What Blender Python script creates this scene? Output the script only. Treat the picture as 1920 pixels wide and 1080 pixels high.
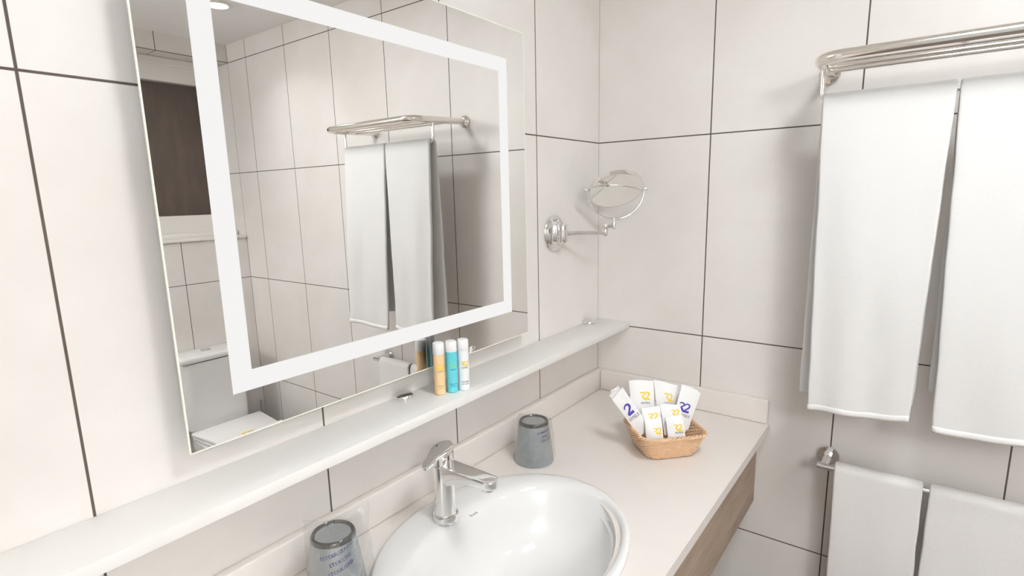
import bpy, bmesh, math, random
from mathutils import Vector, Matrix, noise

for o in list(bpy.data.objects):
    bpy.data.objects.remove(o)
C = bpy.context.scene.collection
scn = bpy.context.scene
random.seed(7)

# ------------------------------------------------------------------ camera
CAM = Vector((0.79959, -1.50821, 1.47546))
F_PX, YAW, PITCH, ROLL = 1036.5, 0.64708, 0.18463, -0.0232
cy_, sy_, cp_, sp_ = math.cos(YAW), math.sin(YAW), math.cos(PITCH), math.sin(PITCH)
fwd = Vector((-sy_ * cp_, cy_ * cp_, -sp_))
rgt = Vector((cy_, sy_, 0))
upv = rgt.cross(fwd)
r2 = math.cos(ROLL) * rgt + math.sin(ROLL) * upv
u2 = -math.sin(ROLL) * rgt + math.cos(ROLL) * upv
cam_data = bpy.data.cameras.new('camera')
cam = bpy.data.objects.new('camera', cam_data)
C.objects.link(cam)
M = Matrix((r2, u2, -fwd)).transposed().to_4x4()
M.translation = CAM
cam.matrix_world = M
cam_data.sensor_width = 36
cam_data.lens = F_PX * 36 / 1920
cam_data.shift_x = (960 - 957.13) / 1920
cam_data.shift_y = (559.59 - 540) / 1920
cam_data.clip_start = 0.02
scn.camera = cam

# ------------------------------------------------------------------ world, exposure, large lights
scn.view_settings.view_transform = 'Standard'
scn.view_settings.look = 'None'
scn.view_settings.gamma = 1
scn.view_settings.use_curve_mapping = False
scn.view_settings.exposure = 0.0
scn.cycles.max_bounces = 12
scn.cycles.diffuse_bounces = 7
scn.cycles.glossy_bounces = 6
scn.cycles.transparent_max_bounces = 16
scn.cycles.caustics_reflective = False
scn.cycles.caustics_refractive = False
scn.cycles.use_denoising = True
w = bpy.data.worlds.new('world')
scn.world = w
w.use_nodes = True
w.node_tree.nodes['Background'].inputs[0].default_value = (0.96, 0.985, 1.0, 1)
w.node_tree.nodes['Background'].inputs[1].default_value = 0.3

FILL_GLOBE_GLOW = 42.5     # added opal globe, unseen fill behind the camera
FILL_DOOR_POWER = 2.0       # added unseen fill at the doorway opening behind the camera
DOWN_POWER = 1.1        # the small recessed lamp above the toilet
FILL_OPAL_POWER = 9.5       # added round opal ceiling lamp, unseen soft fill from above
STRIP_GLOW = 0.89       # lit band of the wall mirror

ld = bpy.data.lights.new('doorway_fill', 'AREA')  # soft fill added outside the opening, never in view
ld.shape = 'RECTANGLE'
ld.size, ld.size_y = 0.95, 2.0
ld.energy = FILL_DOOR_POWER
ld.color = (0.955, 0.985, 1.0)
lo = bpy.data.objects.new('doorway_fill', ld)
C.objects.link(lo)
lo.location = (1.05, -2.85, 1.05)
lo.rotation_euler = (math.radians(90), 0, 0)

# ------------------------------------------------------------------ materials
def nodes_of(name):
    m = bpy.data.materials.new(name)
    m.use_nodes = True
    nt = m.node_tree
    return m, nt, nt.nodes['Principled BSDF']

def mat(name, col, rough=0.5, metal=0.0, bump=0.0, bscale=200.0, var=0.0, vscale=6.0, trans=0.0, ior=1.45, spec=0.5,
        sheen=0.0, coat=0.0, sub=0.0, stretch=None):
    m, nt, b = nodes_of(name)
    b.inputs['Base Color'].default_value = (*col, 1)
    b.inputs['Roughness'].default_value = rough
    b.inputs['Metallic'].default_value = metal
    b.inputs['Transmission Weight'].default_value = trans
    b.inputs['IOR'].default_value = ior
    b.inputs['Specular IOR Level'].default_value = spec
    b.inputs['Sheen Weight'].default_value = sheen
    b.inputs['Coat Weight'].default_value = coat
    b.inputs['Coat Roughness'].default_value = 0.08
    tc = nt.nodes.new('ShaderNodeTexCoord')
    mp = nt.nodes.new('ShaderNodeMapping')
    nt.links.new(tc.outputs['Object'], mp.inputs[0])
    if stretch:
        mp.inputs['Scale'].default_value = stretch
    if bump:
        n = nt.nodes.new('ShaderNodeTexNoise')
        n.inputs['Scale'].default_value = bscale
        n.inputs['Detail'].default_value = 3
        nt.links.new(mp.outputs[0], n.inputs['Vector'])
        bp = nt.nodes.new('ShaderNodeBump')
        bp.inputs['Strength'].default_value = bump
        bp.inputs['Distance'].default_value = 0.002
        nt.links.new(n.outputs['Fac'], bp.inputs['Height'])
        nt.links.new(bp.outputs[0], b.inputs['Normal'])
    if var:
        n2 = nt.nodes.new('ShaderNodeTexNoise')
        n2.inputs['Scale'].default_value = vscale
        n2.inputs['Detail'].default_value = 5
        nt.links.new(mp.outputs[0], n2.inputs['Vector'])
        mx = nt.nodes.new('ShaderNodeMix')
        mx.data_type = 'RGBA'
        mx.inputs['A'].default_value = (*[c * (1 - var) for c in col], 1)
        mx.inputs['B'].default_value = (*[min(1, c * (1 + var)) for c in col], 1)
        nt.links.new(n2.outputs['Fac'], mx.inputs['Factor'])
        nt.links.new(mx.outputs['Result'], b.inputs['Base Color'])
    return m

def emit_mat(name, col, strength, base=1.0):
    m, nt, b = nodes_of(name)
    b.inputs['Base Color'].default_value = (*[c * base for c in col], 1)
    b.inputs['Specular IOR Level'].default_value = 0.5 * base
    b.inputs['Emission Color'].default_value = (*col, 1)
    b.inputs['Emission Strength'].default_value = strength
    return m

def cloth_mat(name, col, bump, scale):
    m, nt, b = nodes_of(name)
    N, L = nt.nodes, nt.links
    b.inputs['Base Color'].default_value = (*col, 1)
    b.inputs['Roughness'].default_value = 0.95
    b.inputs['Specular IOR Level'].default_value = 0.1
    tc = N.new('ShaderNodeTexCoord')
    n = N.new('ShaderNodeTexNoise')
    n.inputs['Scale'].default_value = scale
    n.inputs['Detail'].default_value = 3
    L.new(tc.outputs['Object'], n.inputs['Vector'])
    bp = N.new('ShaderNodeBump')
    bp.inputs['Strength'].default_value = bump
    bp.inputs['Distance'].default_value = 0.002
    L.new(n.outputs['Fac'], bp.inputs['Height'])
    L.new(bp.outputs[0], b.inputs['Normal'])
    tl = N.new('ShaderNodeBsdfTranslucent')
    tl.inputs[0].default_value = (*[min(1, c * 1.08) for c in col], 1)
    mx = N.new('ShaderNodeMixShader')
    mx.inputs[0].default_value = 0.14
    L.new(b.outputs[0], mx.inputs[1])
    L.new(tl.outputs[0], mx.inputs[2])
    L.new(mx.outputs[0], N['Material Output'].inputs[0])
    return m

TILE = (0.77, 0.742, 0.718)
GROUT = (0.12, 0.095, 0.08)

def tile_mat(name, ucoord, u_lines, v_lines, half=0.0016, joint=None):
    """Ceramic wall tiles: grout where the position is close to a line. u_lines = (offset, pitch) or a list of positions; v likewise."""
    m, nt, b = nodes_of(name)
    N, L = nt.nodes, nt.links
    tc = N.new('ShaderNodeTexCoord')
    sep = N.new('ShaderNodeSeparateXYZ')
    L.new(tc.outputs['Object'], sep.inputs[0])
    def math_(op, a, bb=None):
        n = N.new('ShaderNodeMath')
        n.operation = op
        for i, x in enumerate((a, bb)):
            if x is None:
                continue
            if isinstance(x, (int, float)):
                n.inputs[i].default_value = x
            else:
                L.new(x, n.inputs[i])
        return n.outputs[0]
    def dist(coord, spec):
        best = None
        if isinstance(spec, tuple):
            off, pitch = spec
            q = math_('DIVIDE', math_('SUBTRACT', coord, off), pitch)
            fr = math_('ABSOLUTE', math_('SUBTRACT', q, math_('ROUND', q)))
            return math_('MULTIPLY', fr, pitch)
        for s in spec:
            d = math_('ABSOLUTE', math_('SUBTRACT', coord, s))
            best = d if best is None else math_('MINIMUM', best, d)
        return best
    d = math_('MINIMUM', dist(sep.outputs[ucoord], u_lines), dist(sep.outputs[2], v_lines))
    if joint is not None:      # thin joint in the wall corner
        d = math_('MINIMUM', d, math_('MULTIPLY', math_('ABSOLUTE', math_('SUBTRACT', sep.outputs[ucoord], joint)), 1.5))
    ramp = N.new('ShaderNodeMapRange')
    ramp.inputs['From Min'].default_value = half * 0.8
    ramp.inputs['From Max'].default_value = half * 1.2
    L.new(d, ramp.inputs['Value'])
    # soft cloudy cement look of the tile
    n1 = N.new('ShaderNodeTexNoise')
    n1.inputs['Scale'].default_value = 3.2
    n1.inputs['Detail'].default_value = 6
    n1.inputs['Roughness'].default_value = 0.6
    L.new(tc.outputs['Object'], n1.inputs['Vector'])
    cr = N.new('ShaderNodeValToRGB')
    cr.color_ramp.elements[0].position = 0.3
    cr.color_ramp.elements[0].color = (TILE[0] * 0.93, TILE[1] * 0.92, TILE[2] * 0.90, 1)
    cr.color_ramp.elements[1].position = 0.7
    cr.color_ramp.elements[1].color = (TILE[0] * 1.03, TILE[1] * 1.03, TILE[2] * 1.035, 1)
    L.new(n1.outputs['Fac'], cr.inputs[0])
    mx = N.new('ShaderNodeMix')
    mx.data_type = 'RGBA'
    mx.inputs['A'].default_value = (*GROUT, 1)
    L.new(ramp.outputs[0], mx.inputs['Factor'])
    L.new(cr.outputs[0], mx.inputs['B'])
    L.new(mx.outputs['Result'], b.inputs['Base Color'])
    rr = N.new('ShaderNodeMapRange')
    rr.inputs['To Min'].default_value = 0.9
    rr.inputs['To Max'].default_value = 0.36
    L.new(ramp.outputs[0], rr.inputs['Value'])
    L.new(rr.outputs[0], b.inputs['Roughness'])
    b.inputs['Specular IOR Level'].default_value = 0.35
    bp = N.new('ShaderNodeBump')
    bp.inputs['Strength'].default_value = 0.5
    bp.inputs['Distance'].default_value = 0.001
    L.new(ramp.outputs[0], bp.inputs['Height'])
    L.new(bp.outputs[0], b.inputs['Normal'])
    return m

ZROWS = [0.0, 0.536, 1.079, 1.62, 2.157]
M_tile_left = tile_mat('cream_tile_mirror_wall', 1, (-0.32706, 0.3314), ZROWS, joint=0.0)
M_tile_right = tile_mat('cream_tile_towel_wall', 0, (0.32495, 0.33), ZROWS, joint=2.1477)
M_tile_back = tile_mat('cream_tile_window_wall', 1, (-0.3275, 0.33), ZROWS[:4] + [2.1585], joint=0.0)
M_tile_floor = mat('taupe_floor_tile', (0.20, 0.165, 0.14), 0.45, var=0.06)
M_paint = mat('white_ceiling_paint', (0.90, 0.89, 0.88), 0.8)
M_shelf = mat('white_laminate', (0.785, 0.775, 0.752), 0.35)
M_counter = mat('pale_stone_worktop', (0.74, 0.70, 0.665), 0.33, var=0.02, vscale=30)
M_ceramic = mat('white_glazed_ceramic', (0.765, 0.765, 0.76), 0.08, coat=0.3)
M_chrome = mat('polished_chrome', (0.84, 0.83, 0.82), 0.05, metal=1)
M_steel = mat('polished_stainless_steel', (0.87, 0.83, 0.775), 0.13, metal=1)
M_dark = mat('dark_gap', (0.03, 0.03, 0.03), 0.6)
M_mirror = mat('mirror_silver', (0.845, 0.84, 0.825), 0.0, metal=1)
M_mirror2 = mat('cosmetic_mirror_silver', (0.90, 0.90, 0.88), 0.01, metal=1)
M_edge = mat('glass_edge_painted_glow', (0.90, 0.90, 0.78), 0.2)  # cream colour paints in the glow of band light leaking through the edge
M_case = mat('grey_mirror_casing', (0.55, 0.54, 0.52), 0.5)
M_strip = emit_mat('lit_frosted_band', (1.0, 0.99, 0.975), STRIP_GLOW, 0.02)
M_towel = cloth_mat('white_terry_cotton', (0.815, 0.81, 0.80), 0.30, 620)
M_towel2 = cloth_mat('white_terry_hand_towel', (0.90, 0.885, 0.87), 0.45, 480)
M_hem = mat('white_woven_hem', (0.82, 0.815, 0.80), 0.9, bump=0.3, bscale=900, spec=0.1)
M_paper = mat('white_sachet_paper', (0.83, 0.828, 0.83), 0.6)
M_blue = mat('blue_print', (0.075, 0.06, 0.42), 0.5)
M_yellow = mat('yellow_print', (0.86, 0.60, 0.03), 0.5)
M_ink = mat('dark_grey_print', (0.10, 0.10, 0.13), 0.6)
M_navy = mat('navy_print', (0.035, 0.035, 0.17), 0.6)
M_logo = mat('grey_print', (0.28, 0.28, 0.30), 0.6)
M_wicker = mat('honey_wicker', (0.74, 0.50, 0.31), 0.45, var=0.2, vscale=60)
M_cap = mat('white_plastic_cap', (0.82, 0.82, 0.815), 0.35)
M_orange = mat('pale_orange_gel', (0.84, 0.60, 0.33), 0.25, coat=0.4)
M_cyan = mat('turquoise_gel', (0.13, 0.62, 0.72), 0.2, coat=0.5)
M_white = mat('white_lotion_tube', (0.82, 0.825, 0.835), 0.3, coat=0.3)
M_green = mat('green_print', (0.20, 0.66, 0.30), 0.5)
M_teal = mat('dark_teal_print', (0.02, 0.20, 0.38), 0.5)
M_brown = mat('brown_print', (0.35, 0.22, 0.10), 0.5)
M_frame = mat('white_window_frame', (0.80, 0.775, 0.745), 0.4)
M_lid = mat('white_seat_plastic', (0.86, 0.85, 0.84), 0.22)

def wood_mat():
    m, nt, b = nodes_of('taupe_oak')
    N, L = nt.nodes, nt.links
    tc = N.new('ShaderNodeTexCoord')
    mp = N.new('ShaderNodeMapping')
    mp.inputs['Scale'].default_value = (6, 2.2, 14)
    L.new(tc.outputs['Object'], mp.inputs[0])
    n = N.new('ShaderNodeTexNoise')
    n.inputs['Scale'].default_value = 2.0
    n.inputs['Detail'].default_value = 8
    n.inputs['Distortion'].default_value = 1.2
    L.new(mp.outputs[0], n.inputs['Vector'])
    cr = N.new('ShaderNodeValToRGB')
    e = cr.color_ramp.elements
    e[0].position, e[0].color = 0.3, (0.33, 0.235, 0.165, 1)
    e[1].position, e[1].color = 0.72, (0.50, 0.385, 0.285, 1)
    L.new(n.outputs['Fac'], cr.inputs[0])
    L.new(cr.outputs[0], b.inputs['Base Color'])
    b.inputs['Roughness'].default_value = 0.5
    return m
M_wood = wood_mat()

def pane_mat():
    """Obscure window glass with a rain pattern against a dark brown outside."""
    m, nt, b = nodes_of('rain_pattern_glass')
    N, L = nt.nodes, nt.links
    tc = N.new('ShaderNodeTexCoord')
    mp = N.new('ShaderNodeMapping')
    mp.inputs['Scale'].default_value = (1, 90, 30)
    L.new(tc.outputs['Object'], mp.inputs[0])
    v = N.new('ShaderNodeTexVoronoi')
    v.inputs['Scale'].default_value = 1.0
    L.new(mp.outputs[0], v.inputs['Vector'])
    bp = N.new('ShaderNodeBump')
    bp.inputs['Strength'].default_value = 0.7
    bp.inputs['Distance'].default_value = 0.002
    L.new(v.outputs['Distance'], bp.inputs['Height'])
    L.new(bp.outputs[0], b.inputs['Normal'])
    N.remove(b)
    tr = N.new('ShaderNodeBsdfTransparent')
    tr.inputs[0].default_value = (0.86, 0.85, 0.83, 1)
    gl = N.new('ShaderNodeBsdfGlossy')
    gl.inputs['Roughness'].default_value = 0.3
    L.new(bp.outputs[0], gl.inputs['Normal'])
    mx = N.new('ShaderNodeMixShader')
    mx.inputs[0].default_value = 0.06
    L.new(tr.outputs[0], mx.inputs[1])
    L.new(gl.outputs[0], mx.inputs[2])
    L.new(mx.outputs[0], N['Material Output'].inputs[0])
    return m
M_pane = pane_mat()
M_shutter = mat('brown_shutter', (0.17, 0.108, 0.083), 0.7, var=0.55, vscale=3.0, stretch=(1, 9, 2.2))
M_backbox = mat('dark_tint_glass', (0.075, 0.075, 0.07), 0.1, trans=0.2)
M_disc = mat('grey_glass_foot', (0.36, 0.39, 0.39), 0.15, coat=0.4)
M_cup = mat('grey_tumbler_glass', (0.34, 0.375, 0.385), 0.2, trans=0.2, coat=0.3)

def film_mat():
    m = bpy.data.materials.new('clear_plastic_film')
    m.use_nodes = True
    nt = m.node_tree
    N, L = nt.nodes, nt.links
    N.clear()
    out = N.new('ShaderNodeOutputMaterial')
    tr = N.new('ShaderNodeBsdfTransparent')
    tr.inputs[0].default_value = (0.985, 0.985, 0.985, 1)
    gl = N.new('ShaderNodeBsdfGlossy')
    gl.inputs['Roughness'].default_value = 0.07
    gl.inputs[0].default_value = (0.9, 0.9, 0.9, 1)
    tc = N.new('ShaderNodeTexCoord')
    vo = N.new('ShaderNodeTexVoronoi')
    vo.feature = 'DISTANCE_TO_EDGE'
    vo.inputs['Scale'].default_value = 42
    L.new(tc.outputs['Object'], vo.inputs['Vector'])
    bp = N.new('ShaderNodeBump')
    bp.inputs['Strength'].default_value = 0.6
    bp.inputs['Distance'].default_value = 0.004
    L.new(vo.outputs['Distance'], bp.inputs['Height'])
    L.new(bp.outputs[0], gl.inputs['Normal'])
    lw = N.new('ShaderNodeLayerWeight')
    L.new(bp.outputs[0], lw.inputs['Normal'])
    lw.inputs['Blend'].default_value = 0.22
    mr = N.new('ShaderNodeMapRange')
    mr.inputs['To Min'].default_value = 0.09
    mr.inputs['To Max'].default_value = 0.5
    L.new(lw.outputs['Facing'], mr.inputs['Value'])
    mx = N.new('ShaderNodeMixShader')
    L.new(mr.outputs[0], mx.inputs[0])
    L.new(tr.outputs[0], mx.inputs[1])
    L.new(gl.outputs[0], mx.inputs[2])
    L.new(mx.outputs[0], out.inputs[0])
    return m
M_film = film_mat()

# ------------------------------------------------------------------ object helpers
ORG = {}

def obj(name, bm, m=None, parent=None, smooth=40, mods=()):
    """links a bmesh given in WORLD coordinates as one mesh object"""
    org = ORG[parent.name] if parent is not None else Vector((0, 0, 0))
    me = bpy.data.meshes.new(name)
    bmesh.ops.recalc_face_normals(bm, faces=bm.faces)
    if org.length:
        bmesh.ops.translate(bm, verts=bm.verts, vec=-org)
    bm.to_mesh(me)
    bm.free()
    if smooth:
        for p in me.polygons:
            p.use_smooth = True
        me.set_sharp_from_angle(angle=math.radians(smooth))
    if m:
        me.materials.append(m)
    o = bpy.data.objects.new(name, me)
    C.objects.link(o)
    if parent is not None:
        o.parent = parent
    ORG[o.name] = org.copy()
    return o

def based(o, base):
    """moves a top-level mesh's origin to its base"""
    base = Vector(base)
    o.data.transform(Matrix.Translation(-base))
    o.location = base
    ORG[o.name] = base
    return o

def tag(o, label, cat, group=None):
    o['label'] = label
    o['category'] = cat
    if group:
        o['group'] = group
    return o

def thing(name, label, cat, loc, group=None):
    o = bpy.data.objects.new(name, None)
    C.objects.link(o)
    o.empty_display_size = 0.05
    o.location = loc
    ORG[o.name] = Vector(loc)
    return tag(o, label, cat, group)

def struct(o):
    o['kind'] = 'structure'
    return o

def box(bm, x0, x1, y0, y1, z0, z1, bev=0.0, seg=2):
    t = bmesh.new()
    bmesh.ops.create_cube(t, size=1)
    for v in t.verts:
        v.co = Vector((x0 + (v.co.x + .5) * (x1 - x0), y0 + (v.co.y + .5) * (y1 - y0), z0 + (v.co.z + .5) * (z1 - z0)))
    if bev:
        bmesh.ops.bevel(t, geom=t.edges[:], offset=bev, segments=seg, affect='EDGES', profile=0.5)
    merge(bm, t)

def merge(bm, t):
    me = bpy.data.meshes.new('tmp')
    t.to_mesh(me)
    t.free()
    bm.from_mesh(me)
    bpy.data.meshes.remove(me)

def loft(bm, rings, closed=True, cap0=True, cap1=True):
    vr = [[bm.verts.new(p) for p in r] for r in rings]
    n = len(vr[0])
    for a, b in zip(vr, vr[1:]):
        for i in range(n if closed else n - 1):
            j = (i + 1) % n
            try:
                bm.faces.new((a[i], a[j], b[j], b[i]))
            except ValueError:
                pass
    if cap0:
        bm.faces.new(vr[0])
    if cap1:
        bm.faces.new(vr[-1])
    return vr

def tube(bm, path, r, n=12, closed=False, cap=True):
    path = [Vector(p) for p in path]
    N = len(path)
    rads = r if isinstance(r, (list, tuple)) else [r] * N
    rings = []
    prev = None
    for i, p in enumerate(path):
        if closed:
            t = path[(i + 1) % N] - path[i - 1]
        else:
            t = path[min(i + 1, N - 1)] - path[max(i - 1, 0)]
        t.normalize()
        if prev is None:
            a = Vector((0, 0, 1)) if abs(t.z) < 0.9 else Vector((1, 0, 0))
            u = t.cross(a).normalized()
        else:
            u = (prev - t * prev.dot(t)).normalized()
        prev = u
        v = t.cross(u)
        rings.append([p + (u * math.cos(2 * math.pi * k / n) + v * math.sin(2 * math.pi * k / n)) * rads[i] for k in range(n)])
    if closed:
        rings.append(rings[0])
        vr = [[bm.verts.new(p) for p in rr] for rr in rings[:-1]]
        vr.append(vr[0])
        # pick the start index that lines the last ring up with the first
        best = min(range(n), key=lambda s: (rings[-2][0] - rings[0][s]).length)
        for q, (a, b) in enumerate(zip(vr, vr[1:])):
            last = q == len(vr) - 2
            for i in range(n):
                j = (i + 1) % n
                s = best if last else 0
                bm.faces.new((a[i], a[j], b[(j + s) % n], b[(i + s) % n]))
    else:
        loft(bm, rings, True, cap, cap)

def lathe(bm, prof, c, axis='Z', n=40, cap0=True, cap1=True):
    """prof: list of (radius, height) from the base point c along axis"""
    c = Vector(c)
    if isinstance(axis, str):
        ax = {'X': Vector((1, 0, 0)), 'Y': Vector((0, 1, 0)), 'Z': Vector((0, 0, 1))}[axis]
    else:
        ax = Vector(axis).normalized()
    a = Vector((0, 0, 1)) if abs(ax.z) < 0.9 else Vector((1, 0, 0))
    u = ax.cross(a).normalized()
    v = ax.cross(u)
    rings = [[c + ax * h + (u * math.cos(2 * math.pi * k / n) + v * math.sin(2 * math.pi * k / n)) * max(r, 1e-5) for k in range(n)] for r, h in prof]
    loft(bm, rings, True, cap0, cap1)

def arc(c, u, v, r, a0, a1, n):
    c, u, v = Vector(c), Vector(u), Vector(v)
    return [c + (u * math.cos(a0 + (a1 - a0) * i / n) + v * math.sin(a0 + (a1 - a0) * i / n)) * r for i in range(n + 1)]

def text2d(s, size, bold=0.0, spacing=1.0, shear=0.0):
    cu = bpy.data.curves.new('t', 'FONT')
    cu.body = s
    cu.size = size
    cu.align_x = 'CENTER'
    cu.align_y = 'CENTER'
    cu.offset = bold
    cu.space_character = spacing
    cu.shear = shear
    cu.resolution_u = 3
    o = bpy.data.objects.new('t', cu)
    C.objects.link(o)
    dg = bpy.context.evaluated_depsgraph_get()
    me = bpy.data.meshes.new_from_object(o.evaluated_get(dg))
    vs = [v.co.copy() for v in me.vertices]
    fs = [tuple(p.vertices) for p in me.polygons]
    bpy.data.objects.remove(o)
    bpy.data.curves.remove(cu)
    bpy.data.meshes.remove(me)
    return vs, fs

def put2d(bm, data, fn, sx=1.0, sy=1.0, rot=0.0, off=(0, 0)):
    vs, fs = data
    c, s = math.cos(rot), math.sin(rot)
    nv = []
    for p in vs:
        x, y = p.x * sx, p.y * sy
        nv.append(bm.verts.new(fn(x * c - y * s + off[0], x * s + y * c + off[1])))
    for f in fs:
        try:
            bm.faces.new([nv[i] for i in f])
        except ValueError:
            pass

# ------------------------------------------------------------------ the room
W = 2.1477
CEIL = 2.24
NICHE_T, NICHE_B, NICHE_Y = 2.1562, 1.286, -0.76
YB = -2.62
bm = bmesh.new(); box(bm, -0.1, W + 0.3, YB - 0.1, 0.1, -0.1, 0.0)
struct(obj('floor', bm, M_tile_floor, smooth=0))
bm = bmesh.new(); box(bm, -0.1, W + 0.3, YB - 0.1, 0.1, CEIL, CEIL + 0.1)
struct(obj('ceiling', bm, M_paint, smooth=0))
bm = bmesh.new(); box(bm, -0.1, 0.0, YB - 0.1, 0.1, 0, CEIL)
struct(obj('wall_left', bm, M_tile_left, smooth=0))
bm = bmesh.new(); box(bm, 0.0, W + 0.3, 0.0, 0.1, 0, CEIL)
struct(obj('wall_right', bm, M_tile_right, smooth=0))
bm = bmesh.new()
box(bm, W, W + 0.3, YB - 0.1, 0.0, 0, NICHE_B)
box(bm, W, W + 0.3, YB - 0.1, 0.0, NICHE_T, CEIL)
box(bm, W, W + 0.3, YB - 0.1, NICHE_Y, NICHE_B, NICHE_T)
struct(obj('wall_back', bm, M_tile_back, smooth=0))
bm = bmesh.new()
box(bm, 0.0, 0.55, YB - 0.1, YB, 0, CEIL)
box(bm, 1.55, W, YB - 0.1, YB, 0, CEIL)
box(bm, 0.55, 1.55, YB - 0.1, YB, 2.08, CEIL)
struct(obj('wall_front', bm, M_tile_right, smooth=0))

# window in the niche of the back wall
XW = 2.25
bm = bmesh.new()
fy0, fy1, fz0, fz1 = NICHE_Y + 0.001, -0.0005, 1.312, NICHE_T - 0.0003
py0, py1, pz0, pz1 = NICHE_Y + 0.07, -0.068, 1.412, 2.046
box(bm, XW, XW + 0.05, fy0, fy1, fz0, pz0, 0.003)
box(bm, XW, XW + 0.05, fy0, fy1, pz1, fz1, 0.003)
box(bm, XW, XW + 0.05, fy0, py0, pz0, pz1, 0.003)
box(bm, XW, XW + 0.05, py1, fy1, pz0, pz1, 0.003)
box(bm, XW - 0.006, XW, fy0 + .02, fy1 - .02, 2.118, 2.130, 0.002)
win = struct(obj('window_1', bm, M_frame, smooth=0))
bm = bmesh.new(); box(bm, XW + 0.022, XW + 0.027, py0 - .01, py1 + .01, pz0 - .01, pz1 + .01)
obj('pane', bm, M_pane, win, smooth=0)
bm = bmesh.new(); box(bm, XW + 0.07, XW + 0.085, NICHE_Y + 0.005, -0.004, NICHE_B + 0.02, NICHE_T - 0.002)
obj('shutter', bm, M_shutter, win, smooth=0)
bm = bmesh.new()
box(bm, W - 0.012, XW + 0.05, NICHE_Y + 0.003, -0.003, NICHE_B + 0.001, 1.302, 0.005)
box(bm, XW - 0.03, XW, NICHE_Y + 0.005, -0.004, 1.3, 1.326, 0.006)
obj('sill', bm, M_frame, win)

# ------------------------------------------------------------------ recessed ceiling lamp, then two added fill lamps out of view
def downlight(x, y, label):
    t = thing('ceiling_light', label, 'ceiling light', (x, y, CEIL), 'recessed ceiling lights')
    bm = bmesh.new()
    lathe(bm, [(0.052, -0.001), (0.054, -0.004), (0.048, -0.008), (0.041, -0.008), (0.036, -0.002), (0.036, -0.001)], (x, y, CEIL), n=48, cap0=False, cap1=False)
    obj('trim_ring', bm, M_frame, t)
    bm = bmesh.new()
    lathe(bm, [(0.036, -0.001), (0.036, -0.0025)], (x, y, CEIL), n=40)
    obj('lens', bm, emit_mat('lamp_lens', (1, 0.96, 0.9), 5.0), t)
    l = bpy.data.lights.new('lamp', 'AREA')
    l.shape = 'DISK'
    l.size = 0.11
    l.energy = DOWN_POWER
    l.color = (0.96, 0.985, 1.0)
    l.spread = math.radians(120)
    o = bpy.data.objects.new('lamp', l)
    C.objects.link(o)
    o.parent = t
    o.location = (0, 0, -0.012)
downlight(1.586, -0.31, 'small round recessed ceiling light above the toilet, seen in the wall mirror')

def fill_opal_lamp(x, y):  # lamp added out of view to soften the overhead light
    t = thing('ceiling_light', 'added round opal ceiling light, unseen fill in the middle of the room', 'ceiling light', (x, y, CEIL))
    bm = bmesh.new()
    lathe(bm, [(0.185, -0.001), (0.185, -0.012), (0.178, -0.014), (0.178, -0.001)], (x, y, CEIL), n=64, cap0=False, cap1=False)
    obj('mounting_ring', bm, M_frame, t)
    bm = bmesh.new()
    lathe(bm, [(0.176, -0.002), (0.174, -0.014), (0.165, -0.022), (0.14, -0.028), (0.08, -0.032), (0.001, -0.033)], (x, y, CEIL), n=64)
    obj('fill_diffuser', bm, emit_mat('fill_opal_glow', (0.95, 0.98, 1.0), 4.0), t)
    l = bpy.data.lights.new('lamp', 'AREA')
    l.shape = 'DISK'
    l.size = 0.34
    l.energy = FILL_OPAL_POWER
    l.color = (0.955, 0.985, 1.0)
    o = bpy.data.objects.new('lamp', l)
    C.objects.link(o)
    o.parent = t
    o.location = (0, 0, -0.036)
fill_opal_lamp(0.95, -0.85)
def fill_globe_lamp(x, y, z, r):  # globe added out of view to brighten the walls evenly
    t = thing('ceiling_light', 'added opal globe lamp on a short stem, unseen fill behind the camera', 'ceiling light', (x, y, z))
    bm = bmesh.new()
    lathe(bm, [(0.05, CEIL - z - 0.001), (0.05, CEIL - z - 0.015), (0.02, CEIL - z - 0.02), (0.02, r * 0.97)], (x, y, z), n=32)
    obj('stem', bm, M_frame, t)
    bm = bmesh.new()
    lathe(bm, [(r * math.sin(math.pi * k / 24), -r * math.cos(math.pi * k / 24)) for k in range(25)], (x, y, z), n=48)
    obj('fill_globe', bm, emit_mat('fill_globe_glow', (0.955, 0.985, 1.0), FILL_GLOBE_GLOW), t)
fill_globe_lamp(1.92, -2.15, 1.98, 0.15)

# ------------------------------------------------------------------ lit wall mirror
mx = 0.03472
my0, my1, mz0, mz1 = -1.2165, -0.4267, 1.1426, 1.8305
t = thing('wall_mirror', 'large rectangular wall mirror with a glowing white light band inside its edge', 'mirror', (0, (my0 + my1) / 2, mz0))
bm = bmesh.new(); box(bm, mx - 0.005, mx, my0 + .001, my1 - .001, mz0 + .001, mz1 - .001)
obj('mirror_glass', bm, M_mirror, t, smooth=0)
bm = bmesh.new()
e = 0.0007
for a in ((my0 - e, my0 + .001, mz0 - e, mz1 + e), (my1 - .001, my1 + e, mz0 - e, mz1 + e)):
    box(bm, mx - 0.0032, mx + 0.0002, *a)
for a in ((mz0 - e, mz0 + .001), (mz1 - .001, mz1 + e)):
    box(bm, mx - 0.0032, mx + 0.0002, my0, my1, *a)
obj('glass_edge', bm, M_edge, t, smooth=0)
bm = bmesh.new(); box(bm, 0.0005, mx - 0.0055, my0 + .05, my1 - .05, mz0 + .05, mz1 - .05)
obj('back_casing', bm, M_case, t, smooth=0)
bm = bmesh.new()
oy0, oy1, oz0, oz1 = -1.1516, -0.4915, 1.2068, 1.7657
iy0, iy1, iz0, iz1 = -1.1215, -0.5215, 1.2364, 1.7368
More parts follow.
